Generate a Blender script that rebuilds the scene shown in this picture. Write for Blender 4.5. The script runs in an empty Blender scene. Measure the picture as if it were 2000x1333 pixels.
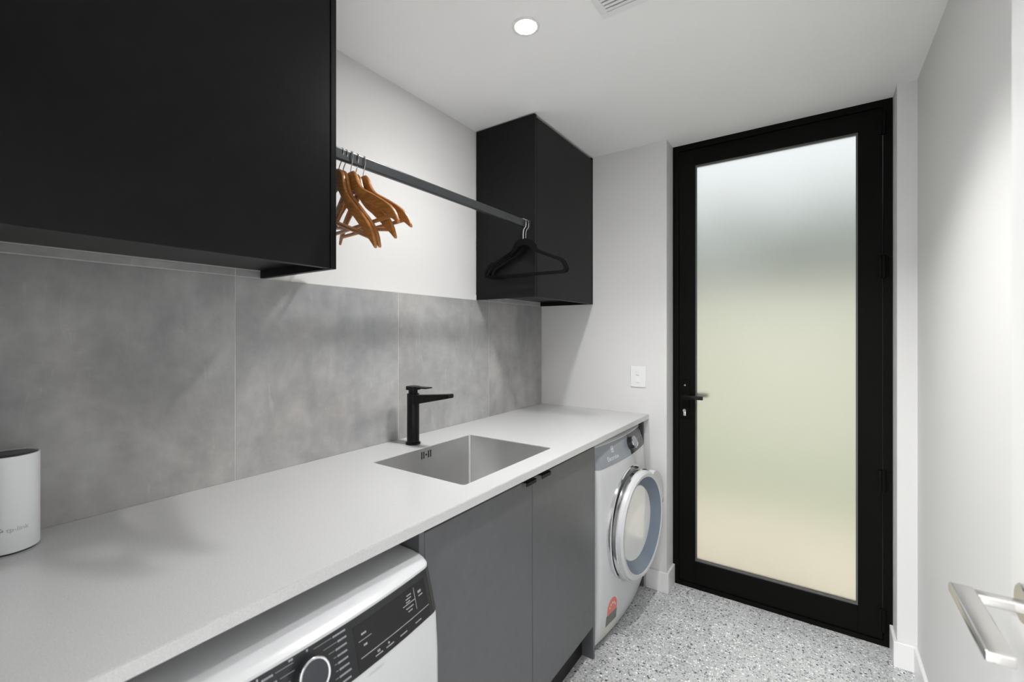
import bpy, bmesh, math, random
from mathutils import Vector, Matrix
random.seed(7)
SC = bpy.context.scene
COL = SC.collection

# ------------------------------------------------------------------ camera
F_PX, HORIZON, CAM_H = 872.0, 653.0, 1.37
cam_data = bpy.data.cameras.new('camera')
cam = bpy.data.objects.new('camera', cam_data)
COL.objects.link(cam)
cam.location = (0, 0, CAM_H)
cam.rotation_euler = (math.radians(90), 0, math.atan2(597, 872))
cam_data.sensor_fit = 'HORIZONTAL'
cam_data.sensor_width = 36.0
cam_data.lens = 36.0 * F_PX / 2000.0
cam_data.shift_y = -(666.5 - HORIZON) / 2000.0
cam_data.clip_start = 0.02
cam_data.dof.use_dof = True
cam_data.dof.focus_distance = 2.2
cam_data.dof.aperture_fstop = 4.5
SC.camera = cam

# ------------------------------------------------------------------ world, exposure, lamps
world = bpy.data.worlds.new('overcast_sky')
SC.world = world
world.use_nodes = True
wbg = world.node_tree.nodes['Background']
# overcast sky: the zenith about three times as bright as the horizon
_nt = world.node_tree
_g = _nt.nodes.new('ShaderNodeTexCoord'); _x = _nt.nodes.new('ShaderNodeSeparateXYZ')
_r = _nt.nodes.new('ShaderNodeMapRange'); _r.inputs['To Min'].default_value = 1.0; _r.inputs['To Max'].default_value = 3.0
_s = _nt.nodes.new('ShaderNodeMath'); _s.operation = 'MULTIPLY'; _s.inputs[1].default_value = 0.56
_nt.links.new(_g.outputs['Generated'], _x.inputs[0]); _nt.links.new(_x.outputs['Z'], _r.inputs['Value'])
_nt.links.new(_r.outputs[0], _s.inputs[0]); _nt.links.new(_s.outputs[0], wbg.inputs[1])
wbg.inputs[0].default_value = (0.95, 0.98, 1.0, 1)
SC.view_settings.view_transform = 'Standard'
SC.view_settings.look = 'None'
SC.view_settings.gamma = 1.0
SC.view_settings.use_curve_mapping = False
SC.view_settings.exposure = 0.2
DOWNLIGHT_STRENGTH = 395.0
HALL_FILL_POWER = 145.0
SPOT_POWER = 36.0
SECOND_SPOT_POWER = 104.0

def area_lamp(name, loc, size, power, color, rot=(0, 0, 0)):
    l = bpy.data.lights.new(name, 'AREA')
    l.shape = 'DISK'; l.size = size; l.energy = power; l.color = color
    o = bpy.data.objects.new(name, l); COL.objects.link(o); o.location = loc; o.rotation_euler = rot
    return o
area_lamp('added_hall_fill', (-0.95, -1.75, 2.36), 0.7, HALL_FILL_POWER, (1.0, 1.0, 1.0))  # fill light added in the unseen hallway to lift ceiling and walls

# the downlight's beam: leaves just under its lens
_l = bpy.data.lights.new('downlight_beam', 'SPOT')
_l.energy = SPOT_POWER; _l.spot_size = math.radians(150); _l.spot_blend = 1.0; _l.shadow_soft_size = 0.034; _l.color = (1.0, 0.995, 0.99)
_o = bpy.data.objects.new('downlight_beam', _l); COL.objects.link(_o); _o.location = (-0.805, 1.258, 2.394)
# beam added as if from an unseen second downlight, brightening floor and right wall
_l = bpy.data.lights.new('added_downlight_beam', 'SPOT')
_l.energy = SECOND_SPOT_POWER; _l.spot_size = math.radians(116); _l.spot_blend = 0.8; _l.shadow_soft_size = 0.034; _l.color = (1.0, 0.995, 0.99)
_o = bpy.data.objects.new('added_downlight_beam', _l); COL.objects.link(_o); _o.location = (-0.34, 1.36, 2.394)

# ------------------------------------------------------------------ materials
def new_mat(name):
    m = bpy.data.materials.new(name); m.use_nodes = True
    return m, m.node_tree, m.node_tree.nodes['Principled BSDF']

def mat(name, col, rough=0.5, metal=0.0, var=0.0, scale=8.0, bump=0.0, bscale=200.0, spec=0.5, coat=0.0, aniso=None):
    m, nt, p = new_mat(name)
    p.inputs['Base Color'].default_value = (*col, 1)
    p.inputs['Roughness'].default_value = rough
    p.inputs['Metallic'].default_value = metal
    p.inputs['Specular IOR Level'].default_value = spec
    p.inputs['Coat Weight'].default_value = coat
    tc = nt.nodes.new('ShaderNodeTexCoord')
    if var > 0:
        n = nt.nodes.new('ShaderNodeTexNoise'); n.inputs['Scale'].default_value = scale; n.inputs['Detail'].default_value = 5
        r = nt.nodes.new('ShaderNodeValToRGB')
        r.color_ramp.elements[0].position = 0.3; r.color_ramp.elements[1].position = 0.7
        r.color_ramp.elements[0].color = (*[c * (1 - var) for c in col], 1)
        r.color_ramp.elements[1].color = (*[min(1, c * (1 + var)) for c in col], 1)
        nt.links.new(tc.outputs['Object'], n.inputs['Vector'])
        nt.links.new(n.outputs['Fac'], r.inputs['Fac'])
        nt.links.new(r.outputs['Color'], p.inputs['Base Color'])
    if bump > 0:
        n2 = nt.nodes.new('ShaderNodeTexNoise'); n2.inputs['Scale'].default_value = bscale; n2.inputs['Detail'].default_value = 3
        b = nt.nodes.new('ShaderNodeBump'); b.inputs['Strength'].default_value = bump; b.inputs['Distance'].default_value = 0.001
        nt.links.new(tc.outputs['Object'], n2.inputs['Vector'])
        nt.links.new(n2.outputs['Fac'], b.inputs['Height'])
        nt.links.new(b.outputs['Normal'], p.inputs['Normal'])
    return m

M = {}
STEEL_ROT = 0.25
M['wall'] = mat('white_wall_paint', (0.73, 0.727, 0.72), 0.6, var=0.01, scale=2, bump=0.08, bscale=260, spec=0.3)
M['ceiling'] = mat('ceiling_paint', (0.92, 0.92, 0.915), 0.75, var=0.01, scale=2, spec=0.2)
M['trim'] = mat('white_gloss_paint', (0.82, 0.82, 0.82), 0.35, var=0.01, scale=3)
M['black_laminate'] = mat('matt_black_laminate', (0.008, 0.008, 0.0083), 0.32, var=0.12, scale=30, bump=0.03, bscale=500, spec=0.15)
M['grey_laminate'] = mat('charcoal_laminate', (0.105, 0.107, 0.112), 0.40, var=0.05, scale=30, bump=0.03, bscale=500)
M['carcass'] = mat('dark_carcass_board', (0.02, 0.02, 0.021), 0.6, var=0.1, scale=20)
M['alu'] = mat('black_powdercoat', (0.0035, 0.0035, 0.003), 0.55, var=0.1, scale=60, spec=0.08)
M['hardware'] = mat('matt_black_metal', (0.005, 0.005, 0.005), 0.36, metal=0.0, var=0.1, scale=80, spec=0.22)
M['grout'] = mat('pale_grout', (0.62, 0.62, 0.61), 0.8, var=0.06, scale=80)
M['steel'] = mat('brushed_steel', (0.72, 0.72, 0.72), 0.26, metal=1.0, var=0.04, scale=60)
_p = M['steel'].node_tree.nodes['Principled BSDF']; _p.inputs['Anisotropic'].default_value = 0.93; _p.inputs['Anisotropic Rotation'].default_value = STEEL_ROT
_t = M['steel'].node_tree.nodes.new('ShaderNodeTangent'); _t.direction_type = 'RADIAL'; _t.axis = 'Z'
M['steel'].node_tree.links.new(_t.outputs[0], _p.inputs['Tangent'])
M['chrome'] = mat('chrome', (0.78, 0.78, 0.79), 0.12, metal=1.0, var=0.02, scale=20)
M['leaf_paint'] = mat('white_door_paint', (0.72, 0.72, 0.715), 0.35, var=0.01, scale=3)
M['satin'] = mat('satin_nickel', (0.66, 0.65, 0.63), 0.26, metal=1.0, var=0.03, scale=40)
M['rail'] = mat('dark_grey_anodised', (0.055, 0.058, 0.061), 0.36, metal=0.6, var=0.05, scale=50)
M['enamel'] = mat('white_appliance_enamel', (0.62, 0.625, 0.64), 0.28, var=0.01, scale=4)
M['panel'] = mat('black_gloss_panel', (0.018, 0.019, 0.021), 0.2, var=0.05, scale=10)
M['sheen_knob_grey'] = mat('panel_sheen_knob_grey', (0.27, 0.29, 0.32), 0.3, var=0.04, scale=10)  # bright reflection on the fascia put into its colour; also the knob face
M['display'] = mat('smoked_display', (0.008, 0.008, 0.009), 0.12, var=0.05, scale=10)
M['print'] = mat('grey_print', (0.34, 0.34, 0.35), 0.5, var=0.04, scale=60)
M['print_pale'] = mat('pale_grey_print', (0.50, 0.50, 0.51), 0.5, var=0.04, scale=60)
M['print_white'] = mat('white_print', (0.82, 0.82, 0.83), 0.5, var=0.02, scale=60)
M['print_dark'] = mat('dark_print', (0.30, 0.31, 0.32), 0.5, var=0.04, scale=60)
M['blue_grey'] = mat('blue_grey_plastic', (0.17, 0.205, 0.26), 0.22, var=0.05, scale=8)
M['porthole'] = mat('porthole_wall_reflection', (0.88, 0.885, 0.875), 0.1, var=0.02, scale=6, coat=0.4)  # lens painted pale for the bright wall reflected in its dark glass
M['knob'] = mat('knob_face', (0.05, 0.053, 0.06), 0.25, metal=0.3, var=0.05, scale=10)
M['router'] = mat('white_router_plastic', (0.90, 0.915, 0.93), 0.35, var=0.01, scale=10)
M['router_top'] = mat('black_router_top', (0.01, 0.01, 0.011), 0.25, var=0.05, scale=10)
M['velvet'] = mat('black_velvet', (0.004, 0.004, 0.004), 0.95, var=0.2, scale=300, spec=0.1)
M['red'] = mat('sticker_red', (0.72, 0.20, 0.15), 0.45, var=0.06, scale=60)
M['sticker_grey'] = mat('sticker_grey', (0.16, 0.17, 0.16), 0.5, var=0.3, scale=160)
M['sticker_cream'] = mat('sticker_cream', (0.72, 0.66, 0.50), 0.5, var=0.08, scale=120)
M['pinhole'] = mat('dark_slot', (0.004, 0.004, 0.004), 0.8, var=0.1, scale=10)
M['drain_glint'] = mat('warm_glint_drain', (0.75, 0.45, 0.25), 0.25, metal=1.0, var=0.05, scale=30)  # warm glint in the bowl put into the drain's colour
M['switch'] = mat('switch_plastic', (0.84, 0.84, 0.84), 0.3, var=0.01, scale=10)
M['seal'] = mat('gasket', (0.10, 0.10, 0.10), 0.6, var=0.05, scale=40)
M['fence'] = mat('cream_render', (0.80, 0.79, 0.66), 0.9, var=0.06, scale=3, bump=0.2, bscale=60)
M['paving'] = mat('beige_paving', (0.70, 0.61, 0.48), 0.85, var=0.08, scale=4)
M['lawn'] = mat('lawn', (0.45, 0.46, 0.33), 0.95, var=0.25, scale=20)
M['leaf'] = mat('hedge_leaf', (0.19, 0.235, 0.18), 0.7, var=0.4, scale=12)
M['bark'] = mat('bark', (0.12, 0.09, 0.06), 0.9, var=0.3, scale=20)
M['masonry'] = mat('outer_masonry', (0.6, 0.6, 0.58), 0.9, var=0.05, scale=5)

def wood_mat(name, a, b):
    m, nt, p = new_mat(name)
    tc = nt.nodes.new('ShaderNodeTexCoord'); mp = nt.nodes.new('ShaderNodeMapping')
    mp.inputs['Scale'].default_value = (6, 60, 60)
    n = nt.nodes.new('ShaderNodeTexNoise'); n.inputs['Scale'].default_value = 3; n.inputs['Detail'].default_value = 6
    r = nt.nodes.new('ShaderNodeValToRGB')
    r.color_ramp.elements[0].position = 0.35; r.color_ramp.elements[0].color = (*a, 1)
    r.color_ramp.elements[1].position = 0.7; r.color_ramp.elements[1].color = (*b, 1)
    nt.links.new(tc.outputs['Object'], mp.inputs['Vector']); nt.links.new(mp.outputs[0], n.inputs['Vector'])
    nt.links.new(n.outputs['Fac'], r.inputs['Fac']); nt.links.new(r.outputs['Color'], p.inputs['Base Color'])
    p.inputs['Roughness'].default_value = 0.35
    return m
M['wood'] = wood_mat('honey_varnished_wood', (0.27, 0.105, 0.026), (0.47, 0.20, 0.05))

def tile_mat():
    m, nt, p = new_mat('concrete_look_porcelain')
    L = nt.links.new; N = nt.nodes.new
    tc = N('ShaderNodeTexCoord'); oi = N('ShaderNodeObjectInfo')
    off = N('ShaderNodeVectorMath'); off.operation = 'MULTIPLY_ADD'
    off.inputs[1].default_value = (1, 1, 1)
    sc = N('ShaderNodeMath'); sc.operation = 'MULTIPLY'; sc.inputs[1].default_value = 37.0
    L(oi.outputs['Random'], sc.inputs[0])
    L(tc.outputs['Object'], off.inputs[0]); L(sc.outputs[0], off.inputs[2])
    n1 = N('ShaderNodeTexNoise'); n1.inputs['Scale'].default_value = 2.6; n1.inputs['Detail'].default_value = 7; n1.inputs['Roughness'].default_value = 0.6
    n1.inputs['Distortion'].default_value = 0.4
    n2 = N('ShaderNodeTexNoise'); n2.inputs['Scale'].default_value = 16; n2.inputs['Detail'].default_value = 6; n2.inputs['Roughness'].default_value = 0.65
    mp = N('ShaderNodeMapping'); mp.inputs['Scale'].default_value = (1, 5, 0.9)
    n3 = N('ShaderNodeTexNoise'); n3.inputs['Scale'].default_value = 3; n3.inputs['Detail'].default_value = 5
    for n in (n1, n2): L(off.outputs[0], n.inputs['Vector'])
    L(off.outputs[0], mp.inputs['Vector']); L(mp.outputs[0], n3.inputs['Vector'])
    a = N('ShaderNodeMath'); a.operation = 'MULTIPLY_ADD'; a.inputs[1].default_value = 0.42
    L(n2.outputs['Fac'], a.inputs[0]); L(n1.outputs['Fac'], a.inputs[2])
    b = N('ShaderNodeMath'); b.operation = 'MULTIPLY_ADD'; b.inputs[1].default_value = 0.3
    L(n3.outputs['Fac'], b.inputs[0]); L(a.outputs[0], b.inputs[2])
    r = N('ShaderNodeValToRGB')
    e = r.color_ramp.elements
    e[0].position = 0.64; e[0].color = (0.265, 0.267, 0.27, 1)
    e[1].position = 1.05 if False else 1.0; e[1].color = (0.425, 0.425, 0.42, 1)
    x = e.new(0.84); x.color = (0.345, 0.342, 0.338, 1)
    L(b.outputs[0], r.inputs['Fac'])
    n4 = N('ShaderNodeTexNoise'); n4.inputs['Scale'].default_value = 1.7; n4.inputs['Detail'].default_value = 3
    L(off.outputs[0], n4.inputs['Vector'])
    r4 = N('ShaderNodeValToRGB')
    r4.color_ramp.elements[0].position = 0.40; r4.color_ramp.elements[0].color = (0.985, 1.0, 1.01, 1)
    r4.color_ramp.elements[1].position = 0.62; r4.color_ramp.elements[1].color = (1.02, 0.995, 0.975, 1)
    L(n4.outputs['Fac'], r4.inputs['Fac'])
    # thin pale scuffs, like trowel marks
    n5 = N('ShaderNodeTexNoise'); n5.inputs['Scale'].default_value = 9; n5.inputs['Detail'].default_value = 9; n5.inputs['Roughness'].default_value = 0.7; n5.inputs['Distortion'].default_value = 1.2
    L(mp.outputs[0], n5.inputs['Vector'])
    r5 = N('ShaderNodeValToRGB')
    r5.color_ramp.elements[0].position = 0.60; r5.color_ramp.elements[0].color = (1, 1, 1, 1)
    r5.color_ramp.elements[1].position = 0.78; r5.color_ramp.elements[1].color = (1.35, 1.35, 1.35, 1)
    L(n5.outputs['Fac'], r5.inputs['Fac'])
    m1 = N('ShaderNodeMix'); m1.data_type = 'RGBA'; m1.blend_type = 'MULTIPLY'; m1.inputs['Factor'].default_value = 1.0
    m2 = N('ShaderNodeMix'); m2.data_type = 'RGBA'; m2.blend_type = 'MULTIPLY'; m2.inputs['Factor'].default_value = 1.0
    L(r.outputs['Color'], m1.inputs['A']); L(r4.outputs['Color'], m1.inputs['B'])
    L(m1.outputs['Result'], m2.inputs['A']); L(r5.outputs['Color'], m2.inputs['B'])
    L(m2.outputs['Result'], p.inputs['Base Color'])
    p.inputs['Roughness'].default_value = 0.42
    bp = N('ShaderNodeBump'); bp.inputs['Strength'].default_value = 0.05; bp.inputs['Distance'].default_value = 0.001
    L(n2.outputs['Fac'], bp.inputs['Height']); L(bp.outputs[0], p.inputs['Normal'])
    return m
M['tile'] = tile_mat()

def stone_mat():
    m, nt, p = new_mat('pale_grey_engineered_stone')
    L = nt.links.new; N = nt.nodes.new
    tc = N('ShaderNodeTexCoord')
    v = N('ShaderNodeTexNoise'); v.inputs['Scale'].default_value = 420; v.inputs['Detail'].default_value = 2
    r = N('ShaderNodeValToRGB')
    r.color_ramp.elements[0].position = 0.3; r.color_ramp.elements[0].color = (0.53, 0.53, 0.535, 1)
    r.color_ramp.elements[1].position = 0.65; r.color_ramp.elements[1].color = (0.61, 0.61, 0.61, 1)
    L(tc.outputs['Object'], v.inputs['Vector']); L(v.outputs['Fac'], r.inputs['Fac']); L(r.outputs['Color'], p.inputs['Base Color'])
    p.inputs['Roughness'].default_value = 0.22
    return m
M['stone'] = stone_mat()

def terrazzo_mat():
    m, nt, p = new_mat('polished_concrete_aggregate')
    L = nt.links.new; N = nt.nodes.new
    tc = N('ShaderNodeTexCoord')
    cur = None
    base = N('ShaderNodeTexNoise'); base.inputs['Scale'].default_value = 5; base.inputs['Detail'].default_value = 8
    rb = N('ShaderNodeValToRGB')
    rb.color_ramp.elements[0].position = 0.3; rb.color_ramp.elements[0].color = (0.50, 0.51, 0.52, 1)
    rb.color_ramp.elements[1].position = 0.7; rb.color_ramp.elements[1].color = (0.66, 0.665, 0.665, 1)
    L(tc.outputs['Object'], base.inputs['Vector']); L(base.outputs['Fac'], rb.inputs['Fac'])
    cur = rb.outputs['Color']
    # distorted coordinates give the chips uneven outlines
    dn = N('ShaderNodeTexNoise'); dn.inputs['Scale'].default_value = 260
    L(tc.outputs['Object'], dn.inputs['Vector'])
    ds = N('ShaderNodeVectorMath'); ds.operation = 'SCALE'; ds.inputs['Scale'].default_value = 0.004
    L(dn.outputs['Color'], ds.inputs[0])
    ad = N('ShaderNodeVectorMath'); ad.operation = 'ADD'
    L(tc.outputs['Object'], ad.inputs[0]); L(ds.outputs[0], ad.inputs[1])
    for scale, thr, stops in (
        (205, 0.36, [(0.0, (0.12, 0.13, 0.14)), (0.14, (0.27, 0.28, 0.29)), (0.4, (0.55, 0.56, 0.56)), (0.72, (0.88, 0.88, 0.86))]),
        (118, 0.40, [(0.0, (0.05, 0.055, 0.06)), (0.06, (0.24, 0.25, 0.26)), (0.30, (0.40, 0.41, 0.41)), (0.6, (0.56, 0.54, 0.50)), (0.78, (0.93, 0.93, 0.91))]),
        (74, 0.27, [(0.0, (0.06, 0.065, 0.07)), (0.16, (0.30, 0.31, 0.33)), (0.6, (0.50, 0.49, 0.46)), (0.85, (0.86, 0.86, 0.84))])):
        v = N('ShaderNodeTexVoronoi'); v.inputs['Scale'].default_value = scale
        L(ad.outputs[0], v.inputs['Vector'])
        sep = N('ShaderNodeSeparateColor'); L(v.outputs['Color'], sep.inputs[0])
        # chips of uneven size: threshold varies per cell
        th = N('ShaderNodeMath'); th.operation = 'MULTIPLY'; th.inputs[1].default_value = thr * 1.6
        L(sep.outputs[1], th.inputs[0])
        lt = N('ShaderNodeMath'); lt.operation = 'LESS_THAN'
        L(v.outputs['Distance'], lt.inputs[0]); L(th.outputs[0], lt.inputs[1])
        rr = N('ShaderNodeValToRGB'); rr.color_ramp.interpolation = 'CONSTANT'
        e = rr.color_ramp.elements
        e[0].position = 0; e[0].color = (*stops[0][1], 1)
        e[1].position = stops[1][0]; e[1].color = (*stops[1][1], 1)
        for pos, c in stops[2:]:
            q = e.new(pos); q.color = (*c, 1)
        L(sep.outputs[0], rr.inputs['Fac'])
        mx = N('ShaderNodeMix'); mx.data_type = 'RGBA'
        L(lt.outputs[0], mx.inputs['Factor']); L(cur, mx.inputs['A']); L(rr.outputs['Color'], mx.inputs['B'])
        cur = mx.outputs['Result']
    L(cur, p.inputs['Base Color'])
    p.inputs['Roughness'].default_value = 0.3
    return m
M['floor'] = terrazzo_mat()

def glass_mat():
    m, nt, p = new_mat('frosted_glass')
    p.inputs['Base Color'].default_value = (0.985, 1.0, 0.985, 1)
    p.inputs['Transmission Weight'].default_value = 1.0
    p.inputs['IOR'].default_value = 1.45
    n = nt.nodes.new('ShaderNodeTexNoise'); n.inputs['Scale'].default_value = 900
    r = nt.nodes.new('ShaderNodeMapRange'); r.inputs['To Min'].default_value = 0.38; r.inputs['To Max'].default_value = 0.44
    nt.links.new(n.outputs['Fac'], r.inputs['Value']); nt.links.new(r.outputs[0], p.inputs['Roughness'])
    return m
M['frosted'] = glass_mat()

def emit_mat(name, col, s):
    m, nt, p = new_mat(name)
    p.inputs['Base Color'].default_value = (0.9, 0.9, 0.9, 1)
    p.inputs['Emission Color'].default_value = (*col, 1)
    p.inputs['Emission Strength'].default_value = s
    return m
M['lamp'] = emit_mat('downlight_lens_glow', (1.0, 0.995, 0.99), DOWNLIGHT_STRENGTH)

# ------------------------------------------------------------------ helpers
def box(bm, x0, x1, y0, y1, z0, z1, bev=0.0, seg=2):
    r = bmesh.ops.create_cube(bm, size=1.0)
    vs = r['verts']
    for v in vs:
        v.co = Vector((x0 if v.co.x < 0 else x1, y0 if v.co.y < 0 else y1, z0 if v.co.z < 0 else z1))
    if bev > 0:
        es = list({e for v in vs for e in v.link_edges})
        bmesh.ops.bevel(bm, geom=es, offset=bev, segments=seg, profile=0.5, affect='EDGES')
    return bm

def B(*a, **k):
    return box(bmesh.new(), *a, **k)

def obj(name, bm, material, parent=None, smooth=False, origin=None):
    """links a bmesh (world coordinates, or local ones when its parent turns) as ONE mesh object"""
    if origin is None and parent is None:
        xs = [v.co for v in bm.verts]
        lo = Vector((min(c.x for c in xs), min(c.y for c in xs), min(c.z for c in xs)))
        hi = Vector((max(c.x for c in xs), max(c.y for c in xs), max(c.z for c in xs)))
        origin = Vector(((lo.x + hi.x) / 2, (lo.y + hi.y) / 2, lo.z))
    if parent is not None and origin is None:
        origin = world_origin(parent)
    origin = Vector(origin)
    if origin.length > 0:
        bmesh.ops.translate(bm, verts=bm.verts, vec=-origin)
    bmesh.ops.recalc_face_normals(bm, faces=bm.faces)
    me = bpy.data.meshes.new(name)
    bm.to_mesh(me); bm.free()
    me.materials.append(material)
    if smooth:
        for p in me.polygons: p.use_smooth = True
        me.set_sharp_from_angle(angle=math.radians(35))
    o = bpy.data.objects.new(name, me)
    COL.objects.link(o)
    if parent is not None:
        o.parent = parent
    else:
        o.location = origin
    return o

def world_origin(o):
    v = Vector(o.location)
    while o.parent is not None:
        o = o.parent; v += Vector(o.location)
    return v

def thing(name, loc, label, cat, group=None, rot=None):
    o = bpy.data.objects.new(name, None); COL.objects.link(o)
    o.location = loc; o.empty_display_size = 0.05
    if rot is not None: o.rotation_euler = rot
    o['label'] = label; o['category'] = cat
    if group: o['group'] = group
    return o

def tag(o, label, cat, group=None):
    o['label'] = label; o['category'] = cat
    if group: o['group'] = group
    return o

def struct(o):
    o['kind'] = 'structure'
    return o

def cyl(bm, p0, p1, r0, r1=None, n=32, caps=True):
    r1 = r0 if r1 is None else r1
    p0, p1 = Vector(p0), Vector(p1)
    ax = (p1 - p0).normalized()
    up = Vector((0, 0, 1)) if abs(ax.z) < 0.9 else Vector((1, 0, 0))
    u = ax.cross(up).normalized(); w = ax.cross(u)
    ra, rb = [], []
    for i in range(n):
        t = 2 * math.pi * i / n
        d = u * math.cos(t) + w * math.sin(t)
        ra.append(bm.verts.new(p0 + d * r0)); rb.append(bm.verts.new(p1 + d * r1))
    for i in range(n):
        j = (i + 1) % n
        bm.faces.new((ra[i], ra[j], rb[j], rb[i]))
    if caps:
        bm.faces.new(ra[::-1]); bm.faces.new(rb)
    return bm

def lathe(bm, center, axis, prof, n=48, closed=False):
    """prof = [(along, radius), ...] turned round an axis"""
    c = Vector(center); ax = Vector(axis).normalized()
    up = Vector((0, 0, 1)) if abs(ax.z) < 0.9 else Vector((1, 0, 0))
    u = ax.cross(up).normalized(); w = ax.cross(u)
    rings = []
    for a, r in prof:
        if r < 1e-6:
            rings.append([bm.verts.new(c + ax * a)])
        else:
            rings.append([bm.verts.new(c + ax * a + (u * math.cos(2 * math.pi * i / n) + w * math.sin(2 * math.pi * i / n)) * r) for i in range(n)])
    pairs = list(zip(rings, rings[1:])) + ([(rings[-1], rings[0])] if closed else [])
    for A, Bq in pairs:
        for i in range(n):
            j = (i + 1) % n
            if len(A) == 1 and len(Bq) == 1: continue
            if len(A) == 1: bm.faces.new((A[0], Bq[i], Bq[j]))
            elif len(Bq) == 1: bm.faces.new((A[i], A[j], Bq[0]))
            else: bm.faces.new((A[i], A[j], Bq[j], Bq[i]))
    return bm

def sweep(bm, pts, r, n=8, ry=None, up=(0, 1, 0)):
    """tube (or flat strip when ry is given) along a polyline; `up` is the strip's wide direction"""
    pts = [Vector(p) for p in pts]
    rings = []
    for i, p in enumerate(pts):
        a = pts[max(0, i - 1)]; b = pts[min(len(pts) - 1, i + 1)]
        t = (b - a).normalized()
        U = Vector(up); U = (U - t * U.dot(t)).normalized()
        W = t.cross(U)
        ring = []
        for k in range(n):
            q = 2 * math.pi * (k + 0.5) / n
            ring.append(bm.verts.new(p + U * math.cos(q) * (ry or r) + W * math.sin(q) * r))
        rings.append(ring)
    for A, C in zip(rings, rings[1:]):
        for k in range(n):
            j = (k + 1) % n
            bm.faces.new((A[k], A[j], C[j], C[k]))
    bm.faces.new(rings[0][::-1]); bm.faces.new(rings[-1])
    return bm

def spline(pts, n=6):
    P = [Vector(p) for p in pts]
    out = []
    for i in range(len(P) - 1):
        p0 = P[max(0, i - 1)]; p1 = P[i]; p2 = P[i + 1]; p3 = P[min(len(P) - 1, i + 2)]
        for k in range(n):
            t = k / n
            out.append(0.5 * ((2 * p1) + (p2 - p0) * t + (2 * p0 - 5 * p1 + 4 * p2 - p3) * t * t + (3 * p1 - p0 - 3 * p2 + p3) * t ** 3))
    out.append(P[-1])
    return out

def rrect(x0, x1, y0, y1, r, n=5):
    pts = []
    for cx, cy, a0 in ((x1 - r, y1 - r, 0), (x0 + r, y1 - r, 90), (x0 + r, y0 + r, 180), (x1 - r, y0 + r, 270)):
        for i in range(n + 1):
            a = math.radians(a0 + 90 * i / n)
            pts.append((cx + r * math.cos(a), cy + r * math.sin(a)))
    return pts

def plate(bm, outer, inner, fn, d):
    """flat plate with optional hole; outer, inner = 2D outlines; fn(a, b) -> 3D; d = thickness vector"""
    loops = [outer] + ([inner] if inner else [])
    edges = []
    for lp in loops:
        vs = [bm.verts.new(fn(*p)) for p in lp]
        for i in range(len(vs)):
            edges.append(bm.edges.new((vs[i], vs[(i + 1) % len(vs)])))
    r = bmesh.ops.triangle_fill(bm, edges=edges, use_beauty=True, use_dissolve=False)
    faces = [g for g in r['geom'] if isinstance(g, bmesh.types.BMFace)]
    ex = bmesh.ops.extrude_face_region(bm, geom=faces)
    bmesh.ops.translate(bm, verts=[g for g in ex['geom'] if isinstance(g, bmesh.types.BMVert)], vec=Vector(d))
    return bm

def text_bm(body, size, depth=0.0):
    """lettering as a bmesh in the XY plane, starting at the origin"""
    cu = bpy.data.curves.new('lettering', 'FONT'); cu.body = body; cu.size = size; cu.resolution_u = 3
    o = bpy.data.objects.new('lettering', cu); COL.objects.link(o)
    bpy.context.view_layer.update()
    me = o.evaluated_get(bpy.context.evaluated_depsgraph_get()).to_mesh()
    bm = bmesh.new(); bm.from_mesh(me)
    o.evaluated_get(bpy.context.evaluated_depsgraph_get()).to_mesh_clear()
    bpy.data.objects.remove(o); bpy.data.curves.remove(cu)
    return bm

# ------------------------------------------------------------------ the room
XW, XT = -1.436, -1.428          # left wall, tile face
XR = 0.333                       # right wall
YF, YD = 2.415, 2.535            # far wall, face of the glazed door
YN = 0.05                        # near wall (the camera stands in its doorway)
H = 2.40
ZB, ZBL = 0.935, 0.911           # worktop top and underside
XB = -0.755                      # worktop front
ZT = 1.543                       # top of the main tile row / bottom of the wall cabinets

struct(obj('floor', B(-1.75, 1.75, -2.9, 2.62, -0.08, 0.0), M['floor']))
struct(obj('ceiling', B(-1.75, 1.75, -2.9, 2.62, H, H + 0.1), M['ceiling']))
wl = struct(obj('wall_left', B(XW - 0.1, XW, -0.07, 2.62, 0, H), M['wall']))
bm = bmesh.new()
box(bm, XW, -0.66, YF, 2.62, 0, H); box(bm, 0.27, XR + 0.1, YF, 2.62, 0, H)
struct(obj('wall_far', bm, M['wall']))
struct(obj('wall_right', B(XR, XR + 0.1, -0.07, YF, 0, H), M['wall']))
bm = bmesh.new()
box(bm, XW, -0.66, -0.07, YN, 0, H); box(bm, 0.285, XR, -0.07, YN, 0, H); box(bm, -0.66, 0.285, -0.07, YN, 2.06, H)
struct(obj('wall_near', bm, M['wall']))
bm = bmesh.new()
box(bm, -1.75, -1.65, -2.9, -0.07, 0, H); box(bm, 1.65, 1.75, -2.9, -0.07, 0, H); box(bm, -1.65, 1.65, -2.9, -2.8, 0, H)
box(bm, -1.65, XW, -0.17, -0.07, 0, H); box(bm, XR + 0.1, 1.65, -0.17, -0.07, 0, H)
struct(obj('wall_hall', bm, M['wall']))

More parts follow.
